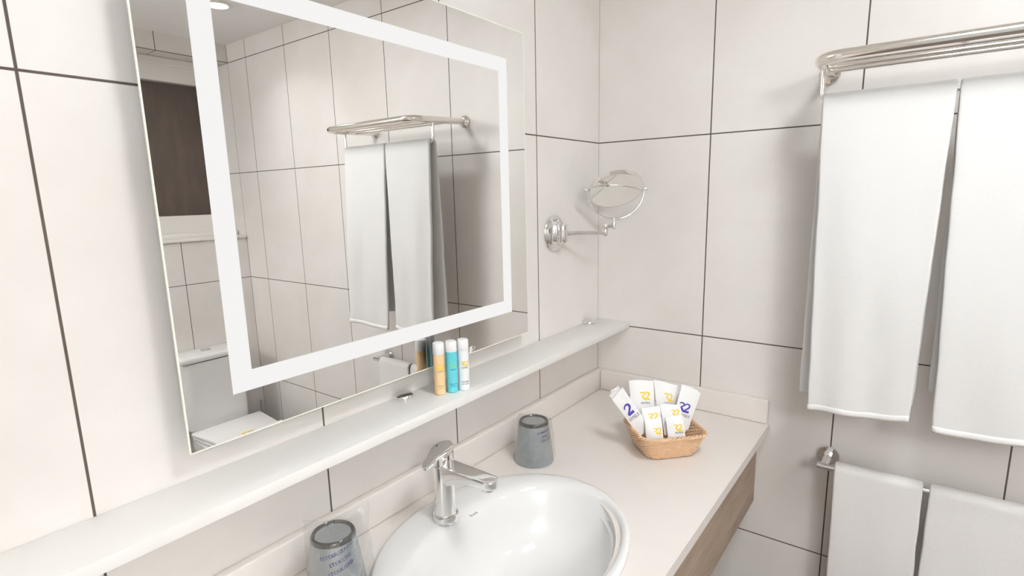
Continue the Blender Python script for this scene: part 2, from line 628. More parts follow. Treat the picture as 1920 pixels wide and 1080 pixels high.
for a in ((oy0, iy0, oz0, oz1), (iy1, oy1, oz0, oz1), (iy0, iy1, oz0, iz0), (iy0, iy1, iz1, oz1)):
    box(bm, mx, mx + 0.0004, *a)
obj('light_band', bm, M_strip, t, smooth=0)

# ------------------------------------------------------------------ shelf under the mirror
SZ = 1.0935
t = thing('wall_shelf', 'long narrow white shelf running along the wall below the mirror', 'shelf', (0, -0.85, SZ - 0.018))
bm = bmesh.new(); box(bm, 0.0008, 0.108, -1.72, -0.001, SZ - 0.018, SZ, 0.0012)
obj('shelf_board', bm, M_shelf, t)
for yb in (-0.817, -0.0755):
    bm = bmesh.new()
    rings = []
    for k in range(7):
        a = k / 6
        rx = 0.0225 * math.cos(a * math.pi / 2 * 0.94)
        ring = []
        for i in range(25):
            th = math.pi * i / 24 - math.pi / 2
            ring.append((0.0006 + 0.030 * rx / 0.0225 * max(0, math.cos(th)), yb + rx * math.sin(th), SZ + 0.003 + 0.008 * math.sin(a * math.pi / 2)))
        rings.append(ring)
    base = [(x, y, SZ + 0.0002) for x, y, z in rings[0]]
    loft(bm, [base] + rings, True, True, True)
    obj('bracket', bm, M_chrome, t)

# ------------------------------------------------------------------ worktop with upstands, wood front
CZ = 0.868
t = thing('worktop', 'pale cream worktop with raised back edge around the washbasin', 'worktop', (0.25, -0.85, CZ - 0.023))
# slab with a hole for the basin
SC = Vector((0.2544, -0.814, 0))
bm = bmesh.new()
def slab_ring(z, inset=0.0):
    x0, x1, y0, y1 = 0.0008, 0.513 - inset, -1.72, -0.0008
    return [(x0, y0, z), (x1, y0, z), (x1, y1, z), (x0, y1, z)]
n = 64
hole = []
for k in range(n):
    a = 2 * math.pi * k / n
    hole.append((SC.x + 0.178 * math.cos(a), SC.y + 0.232 * math.sin(a)))
def sq(k):
    a = 2 * math.pi * k / n
    c, s = math.cos(a), math.sin(a)
    x0, x1, y0, y1 = 0.0008, 0.513, -1.72, -0.0008
    tx = ((x1 - SC.x) if c > 0 else (x0 - SC.x)) / c if abs(c) > 1e-9 else 1e9
    ty = ((y1 - SC.y) if s > 0 else (y0 - SC.y)) / s if abs(s) > 1e-9 else 1e9
    q = min(tx, ty)
    return (SC.x + q * c, SC.y + q * s)
outer = [sq(k) for k in range(n)]
# snap the nearest ring points to the slab corners
for cxy in ((0.0008, -1.72), (0.513, -1.72), (0.513, -0.0008), (0.0008, -0.0008)):
    i = min(range(n), key=lambda k: (outer[k][0] - cxy[0]) ** 2 + (outer[k][1] - cxy[1]) ** 2)
    outer[i] = cxy
top_o = [(x, y, CZ) for x, y in outer]; top_h = [(x, y, CZ) for x, y in hole]
bot_o = [(x, y, CZ - 0.023) for x, y in outer]; bot_h = [(x, y, CZ - 0.023) for x, y in hole]
vr = [[bm.verts.new(p) for p in r] for r in (top_h, top_o, bot_o, bot_h)]
for a, b in ((0, 1), (1, 2), (2, 3), (3, 0)):
    for i in range(n):
        j = (i + 1) % n
        bm.faces.new((vr[a][i], vr[a][j], vr[b][j], vr[b][i]))
obj('slab', bm, M_counter, t, smooth=30)
bm = bmesh.new(); box(bm, 0.0008, 0.0195, -1.72, -0.0008, CZ + 0.0002, 0.9335, 0.0035, 3)
obj('upstand', bm, M_counter, t)
bm = bmesh.new(); box(bm, 0.0198, 0.508, -0.0195, -0.0008, CZ + 0.0002, 0.9325, 0.0035, 3)
obj('upstand', bm, M_counter, t)

t = thing('vanity_apron', 'taupe oak apron board below the front edge of the worktop', 'vanity', (0.475, -0.85, 0.633))
bm = bmesh.new(); box(bm, 0.466, 0.484, -1.72, -0.0015, 0.633, CZ - 0.0235, 0.001)
obj('front_board', bm, M_wood, t)

# ------------------------------------------------------------------ washbasin
t = thing('washbasin', 'white oval ceramic washbasin set into the worktop', 'washbasin', (SC.x, SC.y, CZ))
bm = bmesh.new()
n = 96
def ell(cx, cy, ax, ay, z, p=2.0):
    r = []
    for k in range(n):
        a = 2 * math.pi * k / n
        c, s = math.cos(a), math.sin(a)
        r.append((cx + ax * math.copysign(abs(c) ** (2 / p), c), cy + ay * math.copysign(abs(s) ** (2 / p), s), z))
    return r
def blend(A, B, f, z):
    return [(a[0] + (b[0] - a[0]) * f, a[1] + (b[1] - a[1]) * f, z) for a, b in zip(A, B)]
OUT = ell(SC.x, SC.y, 0.203, 0.256, 0)
INN = ell(SC.x + 0.032, SC.y, 0.148, 0.216, 0, 2.25)
rings = [ell(SC.x, SC.y, 0.170, 0.224, CZ - 0.02), ell(SC.x, SC.y, 0.200, 0.253, CZ + 0.0004), blend(OUT, INN, 0, CZ + 0.003), blend(OUT, INN, 0.03, CZ + 0.0075),
         blend(OUT, INN, 0.12, CZ + 0.0105), blend(OUT, INN, 0.35, CZ + 0.0115), blend(OUT, INN, 0.62, CZ + 0.0105),
         blend(OUT, INN, 0.80, CZ + 0.0085), blend(OUT, INN, 0.92, CZ + 0.004), blend(OUT, INN, 1.0, CZ - 0.003)]
for s_, z_ in ((0.955, -0.018), (0.92, -0.038), (0.87, -0.062), (0.79, -0.085), (0.66, -0.104), (0.48, -0.117), (0.28, -0.124), (0.12, -0.127)):
    rings.append([(SC.x + 0.036 + (x - SC.x - 0.036) * s_, SC.y + (y - SC.y) * s_, CZ + z_) for x, y, _ in INN])
loft(bm, rings, True, False, True)
bowl = obj('bowl', bm, M_ceramic, t, smooth=60)
bm = bmesh.new()
lathe(bm, [(0.0, 0.004), (0.018, 0.004), (0.023, 0.002), (0.024, 0.0005)], (SC.x + 0.036, SC.y, CZ - 0.127), n=32)
obj('drain', bm, M_chrome, t)
# maker's wordmark printed by the tap
bm = bmesh.new()
def wm(x, y):   # text runs along +y, up is -x
    return Vector((0.1545 - y, -0.787 + x, CZ + 0.0112 - max(0, (0.1545 - y - 0.14)) * 0.12))
put2d(bm, text2d('Roca', 0.0095, 0.0002), wm)
obj('wordmark', bm, M_logo, t, smooth=0)

# ------------------------------------------------------------------ basin mixer tap
TX, TY, TZ = 0.119, -0.8265, CZ + 0.0115
t = thing('mixer_tap', 'polished chrome single lever mixer tap on the washbasin rim', 'tap', (TX, TY, TZ))
bm = bmesh.new()
lathe(bm, [(0.0245, -0.002), (0.0245, 0.006), (0.0235, 0.009), (0.0210, 0.010), (0.0205, 0.012)], (TX, TY, TZ), n=48)
obj('base_ring', bm, M_chrome, t)
bm = bmesh.new()
H = 0.108
lathe(bm, [(0.0203, 0.010), (0.0198, 0.05), (0.0196, 0.085), (0.0197, H - 0.001), (0.0188, H)], (TX, TY, TZ), n=48)
obj('body', bm, M_chrome, t)
# spout: flat top, deeper where it leaves the body, along +x
bm = bmesh.new()
rings = []
zt = TZ + H + 0.0035
for i in range(29):
    f = i / 28
    x = TX + 0.004 + f * 0.121
    wd = 0.0182 - 0.0022 * f
    dp = 0.020 + 0.028 * (1 - f) ** 2.4
    top = zt + 0.0015 - 0.001 * f
    if f > 0.86:
        g = (f - 0.86) / 0.14
        wd *= math.sqrt(max(0.0, 1 - (g * 0.97) ** 2))
        dp = dp * (1 - 0.25 * g * g)
    ring = []
    for k in range(24):
        a = 2 * math.pi * k / 24
        c, s = math.cos(a), math.sin(a)
        yy = math.copysign(abs(c) ** 0.55, c) * wd * (1 if s > 0 else 0.92)
        zz = (top if s > 0 else top - dp * 0.5)
        if s > 0:
            zz = top - 0.003 * (1 - abs(s) ** 0.35)
        else:
            zz = top - 0.003 - (dp - 0.003) * abs(s) ** 0.6
        ring.append((x, TY + yy, zz))
    rings.append(ring)
loft(bm, rings)
obj('spout', bm, M_chrome, t, smooth=50)
bm = bmesh.new()
lathe(bm, [(0.0085, 0), (0.0105, 0.0006), (0.0105, 0.008), (0.009, 0.009)], (TX + 0.106, TY, zt - 0.0225), n=24)
obj('aerator', bm, M_chrome, t)
bm = bmesh.new()
lathe(bm, [(0.0180, H), (0.0180, H + 0.0015), (0.0200, H + 0.002), (0.0202, H + 0.015), (0.0202, H + 0.026), (0.0190, H + 0.030)], (TX, TY, TZ), n=48)
obj('cartridge_cover', bm, M_chrome, t)
# lever: cap plate that widens over the cover and tapers down to the front left
bm = bmesh.new()
LD = Vector((0.10, -0.995, 0)).normalized()
LS = Vector((-LD.y, LD.x, 0))
rings = []
P0 = Vector((TX, TY, TZ + H + 0.034))
prof = []
for i in range(41):
    f = i / 40
    s = -0.0205 + f * 0.0745
    if s < 0.004:
        wd = 0.0205 * math.sqrt(max(0.02, 1 - (min(0, s) / 0.0215) ** 2))
    elif s < 0.034:
        g = (s - 0.004) / 0.030
        wd = 0.0205 - 0.0085 * (3 * g * g - 2 * g ** 3)
    else:
        g = (s - 0.034) / 0.020
        wd = 0.012 * math.sqrt(max(0.03, 1 - max(0, (g - 0.45) / 0.56) ** 2))
    drop = 0.10 * (s + 0.02) + 3.0 * max(0, s + 0.012) ** 2
    th = 0.0062 - 0.0012 * min(1, max(0, (s + 0.01) / 0.05))
    ring = []
    for k in range(20):
        a = 2 * math.pi * k / 20
        c, sn = math.cos(a), math.sin(a)
        q = P0 + LD * s + LS * (wd * math.copysign(abs(c) ** 0.5, c))
        q.z -= drop
        q.z += (0.5 * th) * math.copysign(abs(sn) ** 0.6, sn) + (0.0012 * (1 - c * c) if sn > 0 else 0)
        ring.append(q)
    rings.append(ring)
loft(bm, rings)
lev = obj('lever', bm, M_chrome, t, smooth=50)
bm = bmesh.new()
lathe(bm, [(0.0012, 0), (0.0012, 0.0004)], P0 + Vector((-0.0105, -0.004, 0.0014)), n=16)
obj('temperature_mark', bm, M_dark, lev)

# ------------------------------------------------------------------ tumblers wrapped in film
NH = Vector((-0.603, 0.798, 0))       # away from the camera, level
RH = Vector((0.798, 0.603, 0))        # to the right, level

def tumbler(x, y, label, seed, text_ang, text_sz, tilt, zt0, flares):
    t = thing('tumbler', label, 'tumbler', (x, y, CZ), 'upturned tumblers in plastic film')
    B = Vector((x, y, CZ + 0.0008))
    h, rb, rt = 0.098, 0.0455, 0.0318
    bm = bmesh.new()
    lathe(bm, [(rb, 0.0), (rb + 0.0003, 0.003), (rb - 0.003, 0.03), (rb - 0.0075, 0.065), (rt + 0.0030, h - 0.008), (rt + 0.0027, h - 0.0075),
               (rt + 0.0005, h - 0.0135), (rb - 0.0105, 0.065), (rb - 0.0055, 0.03), (rb - 0.0028, 0.002), (rb - 0.001, 0)], B, n=64, cap0=False, cap1=False)
    obj('glass_wall', bm, M_cup, t, smooth=50)
    bm = bmesh.new()
    lathe(bm, [(rt + 0.0029, h - 0.0078), (rt + 0.0022, h - 0.004), (rt + 0.0006, h - 0.001), (rt - 0.0012, h), (rt - 0.0025, h - 0.001), (rt - 0.0045, h - 0.0045)], B, n=64, cap0=False, cap1=False)
    obj('glass_base', bm, M_backbox, t, smooth=50)
    bm = bmesh.new()
    lathe(bm, [(rt - 0.0044, h - 0.0045), (rt - 0.007, h - 0.0052), (0.002, h - 0.0056)], B, n=64, cap0=False)
    obj('foot_disc', bm, M_disc, t, smooth=50)
    # film: a loose crumpled sleeve, pinched to wings
    bm = bmesh.new()
    n_, rings = 72, []
    levels = [0.0005, 0.012, 0.028, 0.045, 0.062, 0.078, 0.090, 0.0975, 0.1005, 0.1012]
    for li, z in enumerate(levels):
        f = min(1, z / h)
        base = rb + (rt + 0.001 - rb) * f
        if li == len(levels) - 2:
            base *= 0.80
        if li == len(levels) - 1:
            base *= 0.3
        ring = []
        for k in range(n_):
            a = 2 * math.pi * k / n_
            d = RH * math.cos(a) + NH * math.sin(a)
            nz = noise.noise(Vector((math.cos(a) * 3.3 + seed, math.sin(a) * 3.3, z * 40)))
            cr = abs(noise.noise(Vector((math.cos(a) * 5 + seed * 3, math.sin(a) * 5, z * 45 + a * 1.3))))
            ex = 0.0014 + 0.0012 * nz + 0.0022 * cr
            zz = z
            for fa, wdt, amt, tall in flares:
                da = abs((a - fa + math.pi) % (2 * math.pi) - math.pi)
                g = max(0.0, 1 - da / wdt) ** 2
                if li < len(levels) - 2:
                    ex += amt * g * (0.65 + 0.5 * f) * (1 + 0.35 * nz)
                    zz += tall * g * f * (1 + 0.5 * nz + 0.4 * math.sin(a * 23 + seed))
            rad = base + ex
            p = B + d * rad
            p.z = B.z + zz + (0.001 * nz if 0 < li < 8 else 0)
            ring.append(p)
        rings.append(ring)
    loft(bm, rings, True, False, True)
    wr = obj('plastic_wrapper', bm, M_film, t, smooth=28)
    # printed words follow the sleeve
    bm = bmesh.new()
    def fn(u, v):
        z = zt0 + v
        f = z / h
        r = rb + (rt + 0.001 - rb) * f + 0.0017
        a = text_ang + u / r
        d = -NH * math.cos(a) + RH * math.sin(a)
        p = B + d * r
        p.z = B.z + z
        return p
    for k, s in enumerate(('ESTERILIZADO', 'STERILISE', 'STERILISED')):
        put2d(bm, text2d(s, text_sz, 0.00002, 1.08), fn, rot=tilt, off=((0.0016 if k else 0) * 2, -k * text_sz * 1.62))
    obj('printed_words', bm, M_navy, wr, smooth=0)

tumbler(0.100, -1.056, 'upturned grey glass tumbler in clear film left of the tap, nearest the camera', 1.3, 0.46, 0.0080, 0.26, 0.0815,
        [(0.62, 0.55, 0.022, 0.030), (2.7, 0.6, 0.024, 0.004)])
tumbler(0.113, -0.522, 'upturned grey glass tumbler in clear film between the tap and the basket', 5.1, 0.72, 0.0060, 0.10, 0.0795,
        [(2.45, 0.5, 0.011, 0.006), (0.1, 0.5, 0.006, 0.0)])

# ------------------------------------------------------------------ the hotel emblem, drawn with swelling strokes
def spline(ctrl, n_=10):
    out = []
    P = [ctrl[0]] + ctrl + [ctrl[-1]]
    for i in range(1, len(P) - 2):
        for k in range(n_):
            t_ = k / n_
            a, b, c, d = P[i - 1], P[i], P[i + 1], P[i + 2]
            out.append(tuple(0.5 * (2 * b[q] + (c[q] - a[q]) * t_ + (2 * a[q] - 5 * b[q] + 4 * c[q] - d[q]) * t_ ** 2 + (3 * b[q] - a[q] - 3 * c[q] + d[q]) * t_ ** 3) for q in range(3)))
    out.append(ctrl[-1])
    return out
TWO = [[(0.50, 0.66, 0.05), (0.52, 0.80, 0.09), (0.62, 0.93, 0.10), (0.76, 0.97, 0.10), (0.90, 0.89, 0.13), (0.95, 0.72, 0.15), (0.88, 0.53, 0.14), (0.72, 0.35, 0.12), (0.58, 0.17, 0.12), (0.52, 0.09, 0.13)],
       [(0.47, 0.085, 0.17), (0.75, 0.085, 0.17), (1.02, 0.085, 0.17)]]
ARR = [[(-0.02, 0.80, 0.05), (0.05, 0.90, 0.10), (0.20, 0.95, 0.10), (0.36, 0.90, 0.12), (0.42, 0.78, 0.13), (0.36, 0.64, 0.12), (0.24, 0.54, 0.09), (0.13, 0.50, 0.05)],
       [(0.12, 0.52, 0.06), (0.22, 0.42, 0.15), (0.33, 0.26, 0.17), (0.45, 0.10, 0.16), (0.52, 0.06, 0.12)]]
def strokes(lines, size, cx=0.5, sx=1.0, heavy=1.0):
    vs, fs = [], []
    for ln in lines:
        p = [((x - cx) * sx, y, w_ * heavy) for x, y, w_ in spline(ln)]
        base = len(vs)
        for i, (x, y, w_) in enumerate(p):
            a, b = p[max(0, i - 1)], p[min(len(p) - 1, i + 1)]
            tx, ty = b[0] - a[0], b[1] - a[1]
            l_ = math.hypot(tx, ty) or 1
            nx, ny = -ty / l_, tx / l_
            for sgn in (1, -1):
                vs.append(Vector(((x + nx * w_ / 2 * sgn) * size, (y - 0.5 + ny * w_ / 2 * sgn) * size, 0)))
        for i in range(len(p) - 1):
            q = base + 2 * i
            fs.append((q, q + 1, q + 3, q + 2))
    return vs, fs
def emblem2d(text, size):
    if text == 'R2':
        return strokes(ARR + TWO, size, sx=1.42, heavy=1.5)
    return strokes(TWO, size, 0.74, 1.35, 1.6)

# ------------------------------------------------------------------ toiletry tubes on the shelf
def toiletry(x, y, label, m_body, m_logo, m_txt, line1, line2, cap_z, h=0.1045, ang=0.35):
    r = 0.0112
    t = thing('toiletry_tube', label, 'toiletry tube', (x, y, SZ), 'small toiletry tubes on the shelf')
    B = Vector((x, y, SZ + 0.0004))
    bm = bmesh.new()
    lathe(bm, [(r - 0.0012, 0), (r, 0.0012), (r, cap_z)], B, n=36)
    body = obj('tube_body', bm, m_body, t)
    bm = bmesh.new()
    lathe(bm, [(r, cap_z), (r + 0.0003, cap_z + 0.0005), (r + 0.0002, h - 0.004), (r - 0.0008, h - 0.0012), (r - 0.0035, h), (0.001, h + 0.0003)], B, n=36)
    obj('screw_cap', bm, M_cap, t)
    def fn(u, v):
        a = ang + u / r
        d = -NH * math.cos(a) + RH * math.sin(a)
        p = B + d * (r + 0.00035)
        p.z = B.z + v
        return p
    bm = bmesh.new()
    put2d(bm, emblem2d('R2', 0.0095), fn, sx=1.1, off=(0, 0.056))
    obj('emblem', bm, m_logo, body, smooth=0)
    bm = bmesh.new()
    put2d(bm, text2d('HOTELS', 0.0034, 0.0001), fn, off=(0, 0.0475))
    obj('name_print', bm, m_txt, body, smooth=0)
    bm = bmesh.new()
    put2d(bm, text2d(line1, 0.0034, 0.00008), fn, off=(0, 0.0185))
    obj('product_print', bm, m_txt, body, smooth=0)
    bm = bmesh.new()
    put2d(bm, text2d(line2, 0.0026, 0.00005), fn, off=(0, 0.0140))
    obj('small_print', bm, m_txt, body, smooth=0)
toiletry(0.0585, -0.7645, 'small pale orange gel tube with white cap, leftmost of three on the shelf', M_orange, M_yellow, M_brown, 'Shampoo', 'Champu', 0.081)
toiletry(0.0705, -0.7415, 'small turquoise gel tube with white cap between two others on the shelf', M_cyan, M_green, M_teal, 'Shower Gel', 'Gel de bano', 0.083)
toiletry(0.0815, -0.7190, 'small all white lotion tube with yellow emblem, rightmost of three on the shelf', M_white, M_yellow, M_ink, 'Body Milk', 'Leche corporal', 0.082)

# ------------------------------------------------------------------ wicker basket
BC = Vector((0.3385, -0.302, CZ))
BU = Vector((0.685, 0.728, 0)).normalized()
BV = Vector((-BU.y, BU.x, 0))
t = thing('wicker_basket', 'small honey coloured woven wicker basket holding sachets on the worktop', 'basket', BC)
def rrect(hu, hv, rad, z, n_=240):
    per = []
    segs = [((hu - rad, -hv), (hu - rad, -hv + rad), -math.pi / 2), ((hu, hv - rad), (hu - rad, hv - rad), 0), ((-hu + rad, hv), (-hu + rad, hv - rad), math.pi / 2), ((-hu, -hv + rad), (-hu + rad, -hv + rad), math.pi)]
    dense = []
    for (s, c, a0) in segs:
        for i in range(41):
            a = a0 + math.pi / 2 * i / 40
            dense.append(Vector((c[0] + rad * math.cos(a), c[1] + rad * math.sin(a), 0)))
    dense.append(dense[0])
    L_ = [0]
    for a, b in zip(dense, dense[1:]):
        L_.append(L_[-1] + (b - a).length)
    out, j = [], 0
    for k in range(n_):
        s = L_[-1] * k / n_
        while L_[j + 1] < s:
            j += 1
        f = (s - L_[j]) / max(1e-9, L_[j + 1] - L_[j])
        p = dense[j].lerp(dense[j + 1], f)
        out.append(p)
    return [BC + BU * p.x + BV * p.y + Vector((0, 0, z)) for p in out]
def bdim(f):
    g = f ** 0.75
    return 0.056 + 0.0215 * g, 0.051 + 0.019 * g, 0.025 + 0.004 * g
ROWS, NP, ST = 13, 264, 66
def rimz(k, n_):
    """the rim dips along each side and rises at the corners"""
    p = rrect(1, 1, 0.3, 0, 8)
    return 0
bm = bmesh.new()
HB = 0.0535
for row in range(ROWS):
    f = (row + 0.5) / ROWS
    hu, hv, rd = bdim(f)
    pts = rrect(hu, hv, rd, 0.0025 + f * (HB - 0.004), NP)
    path = []
    for k, p in enumerate(pts):
        d = (p - BC); d.z = 0
        nrm = d.normalized()
        s = math.sin(2 * math.pi * k / NP * ST / 2 + (math.pi if row % 2 else 0))
        path.append(p + nrm * 0.0013 * s + Vector((0, 0, 0.0003 * math.sin(k * 0.37 + row))))
    tube(bm, path, 0.0020, 6, closed=True)
obj('woven_side', bm, M_wicker, t, smooth=60)
bm = bmesh.new()
lo_, hi_ = rrect(*bdim(0.02), 0.002, ST), rrect(*bdim(1.0), HB, ST)
for k in range(ST):
    mid = lo_[k].lerp(hi_[k], 0.5) 
    d = (mid - BC); d.z = 0
    tube(bm, [lo_[k], mid + d.normalized() * 0.0012, hi_[k]], 0.0013, 5)
obj('upright_canes', bm, M_wicker, t, smooth=60)
bm = bmesh.new()
hu, hv, rd = bdim(1.0)
pts = rrect(hu + 0.002, hv + 0.002, rd + 0.002, HB + 0.003, NP)
for ph in range(3):
    path = []
    for k, p in enumerate(pts):
        d = (p - BC); d.z = 0
        nrm = d.normalized()
        a = 2 * math.pi * (k / NP * 18 + ph / 3)
        path.append(p + nrm * (0.0034 * math.cos(a)) + Vector((0, 0, 0.0026 * math.sin(a))))
    tube(bm, path, 0.0021, 6, closed=True)
obj('braided_rim', bm, M_wicker, t, smooth=60)
bm = bmesh.new()
loft(bm, [rrect(0.054, 0.049, 0.024, 0.0006, 64), rrect(0.055, 0.050, 0.024, 0.0036, 64)])
obj('basket_floor', bm, M_wicker, t)

# ------------------------------------------------------------------ sachets in the basket
def P3(px, d):
    """a point seen at image position px lying d metres behind the basket centre"""
    dr = (fwd + r2 * ((px[0] - 957.13) / F_PX) - u2 * ((px[1] - 559.59) / F_PX))
    s = ((BC + NH * d) - CAM).dot(NH) / dr.dot(NH)
    return CAM + dr * s
SACHETS = [
    # corner points TL TR BR BL (image), depth top / bottom, thickness, prints, label
]
def sachet(name, tl, tr, br, bl, dt, db, th, prints, label, cat='sachet'):
    A, B_, C_, D = P3(tl, dt), P3(tr, dt), P3(br, db), P3(bl, db)
    nrm = (B_ - A).cross(D - A).normalized()
    if nrm.dot(CAM - A) < 0:
        nrm = -nrm
    wdt, hgt = (B_ - A).length, (D - A).length
    sd_ = (tl[0] * 7 + tl[1] * 3) % 11
    def surf(u, v, side):
        p = A.lerp(B_, u).lerp(D.lerp(C_, u), v)
        q = (math.sin(math.pi * min(1, max(0, u))) ** 0.6) * (math.sin(math.pi * min(1, max(0, v * 0.96 + 0.0))) ** 0.5)
        wv = noise.noise(Vector((u * 2.2 + sd_, v * 2.6, sd_ * 0.37)))
        dn = (D - A).normalized()
        return p + nrm * (side * (0.0004 + th * 0.5 * q) + 0.0022 * wv) - dn * 0.0016 * math.sin(u * 4.4 + sd_) * max(0, 1 - 3 * v)
    bm = bmesh.new()
    nu, nv = 8, 12
    g = {}
    for s in (1, -1):
        for i in range(nu + 1):
            for j in range(nv + 1):
                g[s, i, j] = bm.verts.new(surf(i / nu, j / nv, s))
        for i in range(nu):
            for j in range(nv):
                bm.faces.new((g[s, i, j], g[s, i + 1, j], g[s, i + 1, j + 1], g[s, i, j + 1]))
    edge = [(i, 0) for i in range(nu)] + [(nu, j) for j in range(nv)] + [(i, nv) for i in range(nu, 0, -1)] + [(0, j) for j in range(nv, 0, -1)]
    for a, b in zip(edge, edge[1:] + edge[:1]):
        bm.faces.new((g[1, a[0], a[1]], g[1, b[0], b[1]], g[-1, b[0], b[1]], g[-1, a[0], a[1]]))
    t = thing('sachet', label, cat, (A + B_ + C_ + D) / 4 - Vector((0, 0, hgt / 2)), 'paper sachets in the wicker basket')
    env = obj('envelope', bm, M_paper, t, smooth=60)
    for nm, text, m, size, (u0, v0), sx, bold in prints:
        bm = bmesh.new()
        def fn(x, y):
            return surf(u0 + x / wdt, v0 - y / hgt, 1) + nrm * 0.0005
        put2d(bm, emblem2d(text, size * 0.74) if nm == 'emblem' else text2d(text, size, bold), fn, sx=sx)
        obj(nm, bm, m, env, smooth=0)

def em(text, m, size, uv, sx=1.0, bold=0.0012):
    return ('emblem', text, m, size, uv, sx, bold)
def pr(text, m, size, uv, sx=1.0):
    return ('lettering', text, m, size, uv, sx, 0.0001)
# tall pair at the back
sachet('', (1179, 714), (1225, 713), (1228, 806), (1188, 808), 0.048, 0.020, 0.006,
       [em('R2', M_yellow, 0.026, (0.62, 0.31), 0.85), pr('HOTELS', M_ink, 0.0068, (0.62, 0.45))],
       'tall white sachet with yellow emblem at the back left of the wicker basket')
sachet('', (1226, 713), (1272, 722), (1276, 808), (1236, 806), 0.050, 0.022, 0.006,
       [em('R2', M_yellow, 0.026, (0.54, 0.30), 0.7), pr('HOTELS', M_logo, 0.006, (0.52, 0.42))],
       'tall white sachet with narrow yellow emblem at the back right of the wicker basket')
# blue printed ones at the sides
sachet('', (1143, 742), (1161, 726), (1216, 806), (1198, 814), 0.012, 0.000, 0.004, [],
       'white sachet leaning at the far left of the basket, rearmost of the left ones')
sachet('', (1145, 735), (1158, 722), (1210, 800), (1196, 808), 0.024, 0.008, 0.004, [],
       'white sachet edge behind the other left hand sachets of the basket')
sachet('', (1147, 748), (1168, 727), (1220, 804), (1198, 818), -0.003, -0.014, 0.004,
       [em('2', M_blue, 0.034, (0.50, 0.40), 0.95, 0.0016), pr('OTELS', M_ink, 0.0105, (0.52, 0.60))],
       'white sachet with large blue figure leaning left over the basket rim')
sachet('', (1284, 722), (1314, 736), (1290, 806), (1262, 806), 0.028, 0.010, 0.005, [],
       'plain white sachet edge at the far right of the basket, behind the blue printed one')
sachet('', (1279, 720), (1309, 733), (1285, 810), (1256, 806), 0.018, -0.004, 0.004,
       [em('R2', M_blue, 0.030, (0.47, 0.46), 0.88, 0.0015), pr('HOTELS', M_ink, 0.0095, (0.55, 0.64))],
       'white sachet with large blue emblem leaning right in the wicker basket')
# two pairs in front
sachet('', (1203, 764), (1237, 762), (1243, 818), (1209, 820), 0.006, -0.018, 0.008,
       [em('R2', M_yellow, 0.022, (0.56, 0.33), 0.95, 0.001)],
       'small white sachet in the middle row of the basket, left of its neighbour')
sachet('', (1238, 760), (1276, 757), (1281, 814), (1246, 816), 0.008, -0.016, 0.008,
       [em('R2', M_yellow, 0.022, (0.68, 0.29), 0.85, 0.001)],
       'small white sachet in the middle row of the basket, right of its neighbour')
sachet('', (1208, 785), (1240, 783), (1244, 824), (1213, 826), -0.018, -0.036, 0.007,
       [em('R2', M_yellow, 0.019, (0.68, 0.60), 0.9, 0.001)],
       'small white sachet with yellow emblem front left at the basket rim')
sachet('', (1248, 782), (1280, 779), (1285, 818), (1253, 821), -0.016, -0.034, 0.007,
       [em('R2', M_yellow, 0.019, (0.62, 0.55), 0.9, 0.001), pr('HOTELS', M_ink, 0.0055, (0.66, 0.80))],
       'small white sachet with yellow emblem front right at the basket rim')

# ------------------------------------------------------------------ swing-arm cosmetic mirror
PC = Vector((0, -0.2495, 1.3725))
t = thing('cosmetic_mirror', 'round chrome magnifying mirror on a swing arm in the wall corner', 'mirror', PC)
bm = bmesh.new()
lathe(bm, [(0.048, 0.0004), (0.0485, 0.002), (0.047, 0.004), (0.044, 0.0055), (0.043, 0.0065), (0.040, 0.0095), (0.034, 0.012), (0.027, 0.0135), (0.01, 0.014)], PC, 'X', n=56)
plate = obj('wall_plate', bm, M_chrome, t, smooth=50)
for dz in (0.0325, -0.0325):
    bm = bmesh.new()
    lathe(bm, [(0.0048, 0.009), (0.0048, 0.0135), (0.0035, 0.0155), (0.0005, 0.0165)], PC + Vector((0.0, 0, dz)), 'X', n=20)
    obj('screw_cap', bm, M_chrome, plate)
bm = bmesh.new()
HC = PC + Vector((0.026, 0.0, 0))
lathe(bm, [(0.0135, -0.0235), (0.0142, -0.0225), (0.0142, -0.0085), (0.0136, -0.008), (0.0136, 0.008), (0.0142, 0.0085), (0.0142, 0.0225), (0.0135, 0.0235)], HC, 'Z', n=40)
box(bm, 0.010, 0.030, HC.y - 0.0135, HC.y + 0.0135, HC.z - 0.0225, HC.z + 0.0225, 0.001)
obj('hub', bm, M_chrome, t)
J1 = Vector((0.1008, -0.150, 1.3690))
bm = bmesh.new()
d = (J1 - HC).normalized()
tube(bm, [HC + d * 0.012, HC + d * 0.02, HC + d * 0.05, HC + d * 0.07, J1], [0.0068, 0.0068, 0.0062, 0.0056, 0.0054], 16)
obj('swing_arm', bm, M_chrome, t)
bm = bmesh.new()
lathe(bm, [(0.0062, -0.008), (0.0068, -0.007), (0.0068, 0.007), (0.0060, 0.009), (0.0060, 0.011), (0.0068, 0.012), (0.0068, 0.021), (0.0050, 0.024)], J1, 'Z', n=24)
J2 = Vector((0.1130, -0.1240, J1.z + 0.0165))
tube(bm, [J1 + Vector((0, 0, 0.0165)), J2], 0.0048, 14)
lathe(bm, [(0.0058, -0.008), (0.0064, -0.0065), (0.0064, 0.006), (0.0050, 0.010), (0.0030, 0.014), (0.0030, 0.024)], J2, 'Z', n=24)
obj('elbow_joint', bm, M_chrome, t)
MCc = Vector((J2.x + 0.003, J2.y + 0.0025, 1.4842))
aK = Vector((0.730, 0.682, 0)).normalized()
nY = Vector((0.682, -0.730, 0)).normalized()
UZ = Vector((0, 0, 1))
RK = 0.0792
bm = bmesh.new()
tube(bm, arc(MCc, aK, UZ, RK, math.pi, 2 * math.pi, 48), 0.0023, 10)
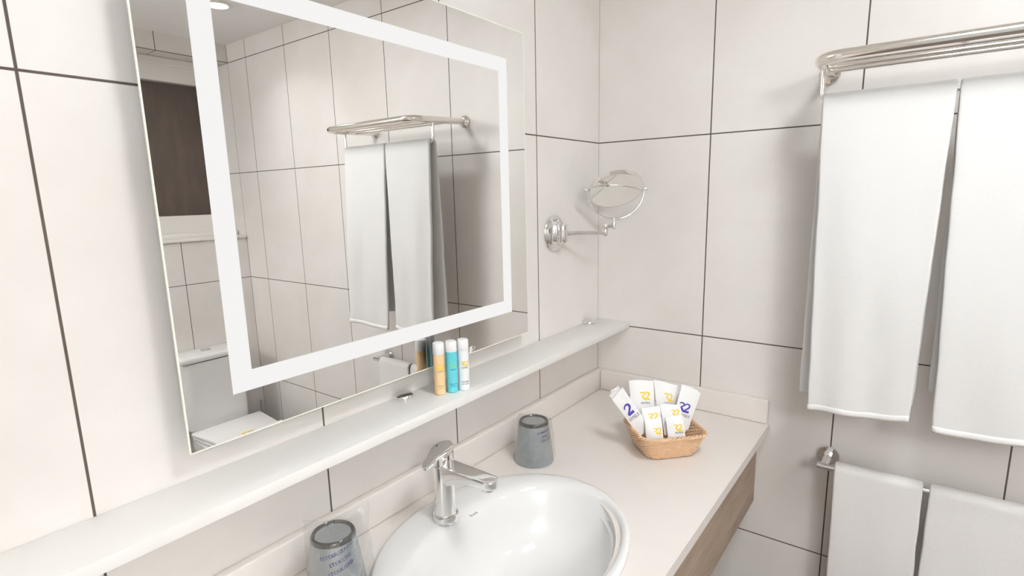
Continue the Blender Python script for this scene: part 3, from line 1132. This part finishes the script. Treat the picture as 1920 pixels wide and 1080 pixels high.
obj('yoke', bm, M_chrome, t)
for s in (1, -1):
    bm = bmesh.new()
    lathe(bm, [(0.0042, -0.0035), (0.0030, -0.002), (0.0028, 0.0005), (0.0048, 0.0012), (0.0054, 0.0030), (0.0054, 0.0070), (0.0040, 0.0085)], MCc + aK * s * RK, aK * s, n=20)
    obj('pivot_knob', bm, M_chrome, t)
TAU = math.radians(53)
bD = UZ * math.cos(TAU) + nY * math.sin(TAU)
nD = nY * math.cos(TAU) - UZ * math.sin(TAU)
bm = bmesh.new()
rd = 0.0742
lathe(bm, [(rd - 0.0035, 0.0062), (rd - 0.002, 0.0066), (rd, 0.0055), (rd + 0.0004, 0.0), (rd, -0.0055), (rd - 0.002, -0.0066), (rd - 0.0035, -0.0062)], MCc, nD, n=72, cap0=False, cap1=False)
obj('mirror_rim', bm, M_chrome, t, smooth=50)
for s in (1, -1):
    bm = bmesh.new()
    prof = []
    lathe(bm, [((rd - 0.0032) * (1 - k / 10), s * (0.0060 - (0.0009 if s > 0 else 0.0) * (1 - (1 - k / 10) ** 2))) for k in range(10)] + [(0.0003, s * (0.0051 if s > 0 else 0.0060))], MCc, nD, n=72)
    obj('mirror_face', bm, M_mirror2, t, smooth=50)

# ------------------------------------------------------------------ towel rack and bar
RZ, RX0, RX1, RY = 1.722, 0.598, 1.056, -0.240
t = thing('towel_rack', 'polished steel towel rack with rails high on the tiled wall', 'towel rack', ((RX0 + RX1) / 2, 0, RZ))
bm = bmesh.new()
cr_ = 0.045
path = [(RX0 - 0.006, -0.004, RZ + 0.007), (RX0 - 0.006, -0.03, RZ + 0.007)]
path += arc((RX0 + cr_, RY + cr_, RZ), (-1, 0, 0), (0, -1, 0), cr_, 0, math.pi / 2, 12)
path += arc((RX1 - cr_, RY + cr_, RZ), (0, -1, 0), (1, 0, 0), cr_, 0, math.pi / 2, 12)
path += [(RX1 + 0.004, -0.03, RZ + 0.007), (RX1 + 0.004, -0.004, RZ + 0.007)]
tube(bm, path, 0.0108, 24)
obj('frame_tube', bm, M_steel, t, smooth=60)
for x in (RX0 - 0.008, RX1 + 0.006):
    bm = bmesh.new()
    lathe(bm, [(0.0215, -0.0005), (0.0215, -0.004), (0.019, -0.007), (0.0135, -0.009), (0.0118, -0.012)], (x, 0, RZ + 0.007), 'Y', n=40)
    obj('wall_flange', bm, M_steel, t, smooth=50)
for y in (-0.192, -0.145, -0.098):
    bm = bmesh.new()
    tube(bm, [(RX0, y, RZ - 0.002), (RX1, y, RZ - 0.002)], 0.0048, 14)
    obj('shelf_rail', bm, M_steel, t, smooth=60)
bm = bmesh.new()
BYR, BZR, rr_ = -0.152, 1.650, 0.022
path = [(RX0, BYR, RZ - 0.008), (RX0, BYR, BZR + rr_ + 0.01)]
path += arc((RX0 + rr_, BYR, BZR + rr_), (-1, 0, 0), (0, 0, -1), rr_, 0, math.pi / 2, 10)
path += arc((RX1 - rr_, BYR, BZR + rr_), (0, 0, -1), (1, 0, 0), rr_, 0, math.pi / 2, 10)
path += [(RX1, BYR, BZR + rr_ + 0.01), (RX1, BYR, RZ - 0.008)]
tube(bm, path, 0.0048, 16)
obj('hanging_bar', bm, M_steel, t, smooth=60)

BZ2, BY2 = 0.815, -0.072
t = thing('towel_bar', 'short chrome towel bar low on the tiled wall beside the worktop', 'towel bar', (0.857, 0, BZ2))
bm = bmesh.new()
tube(bm, [(0.637, BY2, BZ2), (1.078, BY2, BZ2)], 0.0078, 20)
obj('bar', bm, M_chrome, t)
for x in (0.652, 1.063):
    bm = bmesh.new()
    lathe(bm, [(0.0245, -0.0005), (0.0245, -0.005), (0.0235, -0.0065), (0.002, -0.007)], (x, 0, BZ2), 'Y', n=48)
    fl = obj('wall_flange', bm, M_chrome, t)
    bm = bmesh.new()
    lathe(bm, [(0.013, -0.006), (0.0115, -0.02), (0.0095, -0.045), (0.009, BY2)], (x, 0, BZ2), 'Y', n=24)
    obj('post', bm, M_chrome, fl)

# ------------------------------------------------------------------ towels
def towel(name, label, group, by, bz, off, th, xf, xb, zf, zb, seed, m, fold=0.004, yf=0.012, hem=True, cat='towel', yb=0.0):
    """folded towel over a bar: xf/xb = (left top, right top, left bottom, right bottom) of the front / back fall;
    zf/zb = (left, right) heights of the bottom edge"""
    NU, NF, NA = 26, 46, 10
    bm = bmesh.new()
    rows = []
    def row(kind, f):
        r = []
        for i in range(NU + 1):
            u = i / NU
            if kind == 'f':
                l = xf[0] + (xf[2] - xf[0]) * f; rr = xf[1] + (xf[3] - xf[1]) * f
                zb_ = zf[0] + (zf[1] - zf[0]) * u
                z = bz - (bz - zb_) * f
                y = by - off - yf * f ** 0.8
            elif kind == 'b':
                l = xb[0] + (xb[2] - xb[0]) * f; rr = xb[1] + (xb[3] - xb[1]) * f
                zb_ = zb[0] + (zb[1] - zb[0]) * u
                z = bz - (bz - zb_) * f
                y = by + off + yb * f ** 0.8
            else:
                a = f
                l = xf[0] + (xb[0] - xf[0]) * a; rr = xf[1] + (xb[1] - xf[1]) * a
                y = by - off * math.cos(math.pi * a); z = bz + off * math.sin(math.pi * a)
            x = l + (rr - l) * u
            if kind != 'a':
                amp = fold * min(1, f * 1.6)
                s = 1 if kind == 'f' else -1
                y += amp * (math.sin(u * 8.2 + seed + f * 1.2) * 0.5 + math.sin(u * 14 + seed * 2.1 - f * 2.0) * 0.28
                            + noise.noise(Vector((u * 2.5 + seed, f * 3, 0))) * 0.9)
                x += 0.0022 * noise.noise(Vector((f * 7, seed + u * 1.5, 3))) * min(1, f * 3)
                z += 0.003 * math.sin(u * 6 + seed) * f
            r.append((x, y, z))
        return r
    for j in range(NF, 0, -1):
        rows.append(row('f', j / NF))
    for j in range(NA + 1):
        rows.append(row('a', j / NA))
    for j in range(1, NF + 1):
        rows.append(row('b', j / NF))
    loft(bm, rows, False, False, False)
    t = thing(name, label, cat, ((xf[0] + xf[1]) / 2, by, min(zf + zb)), group)
    o = obj('cloth', bm, m, t, smooth=180)
    sd = o.modifiers.new('thickness', 'SOLIDIFY'); sd.thickness = th; sd.offset = 0
    bv = o.modifiers.new('soft_edge', 'BEVEL'); bv.width = th * 0.42; bv.segments = 3; bv.limit_method = 'ANGLE'; bv.angle_limit = math.radians(50)
    if hem:
        for kind, lo2 in (('f', 1.0), ('b', 1.0)):
            bm = bmesh.new()
            rr2 = [row(kind, 0.977 + 0.007 * k) for k in range(4)]
            s = -1 if kind == 'f' else 1
            rr2 = [[(x, y + s * (th * 0.5 + (0.0003 if 0 < k < 3 else -0.0006)), z) for x, y, z in r] for k, r in enumerate(rr2)]
            loft(bm, rr2, False, False, False)
            h = obj('hem_band', bm, M_hem, t, smooth=60)
            s2 = h.modifiers.new('thickness', 'SOLIDIFY'); s2.thickness = 0.0012; s2.offset = 0

towel('bath_towel', 'white bath towel on the rack, the one nearer the corner', 'bath towels on the rack', BYR, BZR, 0.0125, 0.010,
      (0.602, 0.8195, 0.620, 0.8045), (0.598, 0.8195, 0.593, 0.808), (0.984, 1.001), (1.006, 1.02), 0.6, M_towel, yf=0.012, yb=0.012, fold=0.006)
towel('bath_towel', 'white bath towel on the rack, the one cut by the right frame edge', 'bath towels on the rack', BYR, BZR, 0.0125, 0.010,
      (0.8235, 1.047, 0.843, 1.065), (0.8235, 1.047, 0.831, 1.06), (0.991, 0.994), (1.058, 1.03), 2.9, M_towel, yf=0.014, yb=0.012, fold=0.006)
towel('hand_towel', 'white hand towel on the low bar, the left one beside the flange', 'hand towels on the low bar', BY2, BZ2, 0.0135, 0.010,
      (0.6745, 0.8435, 0.681, 0.846), (0.6735, 0.8435, 0.676, 0.845), (0.44, 0.44), (0.45, 0.45), 4.4, M_towel2, fold=0.0025, yf=0.006, yb=0.008)
towel('hand_towel', 'white hand towel on the low bar, the right one cut by the frame', 'hand towels on the low bar', BY2, BZ2, 0.0135, 0.010,
      (0.855, 1.028, 0.853, 1.026), (0.855, 1.028, 0.853, 1.026), (0.45, 0.44), (0.46, 0.45), 1.7, M_towel2, fold=0.0025, yf=0.006, yb=0.008)

# ------------------------------------------------------------------ toilet seen in the mirror
t = thing('toilet', 'white close coupled toilet with closed lid below the window', 'toilet', (1.8, -0.305, 0))
bm = bmesh.new()
rings = []
for z, i in ((0.395, 0.002), (0.42, 0.001), (0.55, 0.0005), (0.70, 0.0), (0.724, 0.0)):
    x0, x1, y0, y1, r_ = 1.985 + i, 2.142, -0.455 + i, -0.160 - i, 0.035
    ring = []
    for cx, cy, a0 in ((x1 - 0.006, y0 + 0.006, -math.pi / 2), (x1 - 0.006, y1 - 0.006, 0), (x0 + r_, y1 - r_, math.pi / 2), (x0 + r_, y0 + r_, math.pi)):
        rq = 0.006 if cx > 2.1 else r_
        for k in range(7):
            a = a0 + math.pi / 2 * k / 6
            ring.append((cx + rq * math.cos(a), cy + rq * math.sin(a), z))
    rings.append(ring)
loft(bm, rings)
obj('cistern', bm, M_ceramic, t, smooth=50)
bm = bmesh.new(); box(bm, 1.978, 2.144, -0.464, -0.151, 0.727, 0.757, 0.011, 4)
lidc = obj('cistern_lid', bm, M_ceramic, t)
bm = bmesh.new()
lathe(bm, [(0.024, 0), (0.024, 0.004), (0.021, 0.007), (0.012, 0.009), (0.001, 0.0095)], (2.072, -0.308, 0.757), n=32)
obj('flush_button', bm, M_chrome, lidc)
bm = bmesh.new(); box(bm, 1.50, 1.952, -0.474, -0.132, 0.392, 0.4105, 0.008, 3)
for v in bm.verts:       # front of the lid is rounded
    if v.co.x < 1.72:
        f = (1.72 - v.co.x) / 0.22
        v.co.y = -0.303 + (v.co.y + 0.303) * (1 - 0.30 * f * f)
obj('seat_lid', bm, M_lid, t)
bm = bmesh.new(); box(bm, 1.505, 1.948, -0.468, -0.138, 0.372, 0.389, 0.007, 3)
for v in bm.verts:
    if v.co.x < 1.72:
        f = (1.72 - v.co.x) / 0.22
        v.co.y = -0.303 + (v.co.y + 0.303) * (1 - 0.30 * f * f)
obj('seat', bm, M_lid, t)
bm = bmesh.new()
rings = []
for z, x0, x1, hy in ((0.001, 1.62, 2.13, 0.115), (0.06, 1.61, 2.13, 0.112), (0.18, 1.58, 2.13, 0.125), (0.28, 1.54, 2.12, 0.155), (0.34, 1.515, 2.11, 0.168), (0.369, 1.512, 2.10, 0.168)):
    ring = []
    for k in range(40):
        a = 2 * math.pi * k / 40
        c, s = math.cos(a), math.sin(a)
        ring.append(((x0 + x1) / 2 + (x1 - x0) / 2 * math.copysign(abs(c) ** 0.7, c), -0.303 + hy * math.copysign(abs(s) ** 0.75, s), z))
    rings.append(ring)
loft(bm, rings)
box(bm, 1.93, 2.14, -0.43, -0.18, 0.366, 0.394, 0.006)
obj('pan', bm, M_ceramic, t, smooth=60)


t = thing('paper_band', 'white paper band with orange emblem lying across the toilet lid', 'paper band', (1.705, -0.303, 0.4108))
bm = bmesh.new(); box(bm, 1.672, 1.738, -0.462, -0.142, 0.4107, 0.4116)
obj('strip', bm, M_paper, t, smooth=0)
bm = bmesh.new()
put2d(bm, emblem2d('R2', 0.042), lambda x, y: Vector((1.724 + y, -0.312 - x, 0.4121)))
obj('emblem', bm, M_yellow, t, smooth=0)

t = thing('stop_valve', 'small metal stop valve pipe on the wall beside the toilet', 'valve', (W, -0.034, 0.25))
bm = bmesh.new()
lathe(bm, [(0.022, -0.0005), (0.022, -0.003), (0.012, -0.008), (0.008, -0.03)], (W, -0.034, 0.25), 'X', n=24)
obj('wall_rose', bm, M_chrome, t)
bm = bmesh.new()
lathe(bm, [(0.007, 0), (0.0075, 0.002), (0.0075, 0.05), (0.006, 0.07), (0.006, 0.150)], (W - 0.026, -0.034, 0.25), 'Z', n=20)
obj('pipe', bm, M_chrome, t)
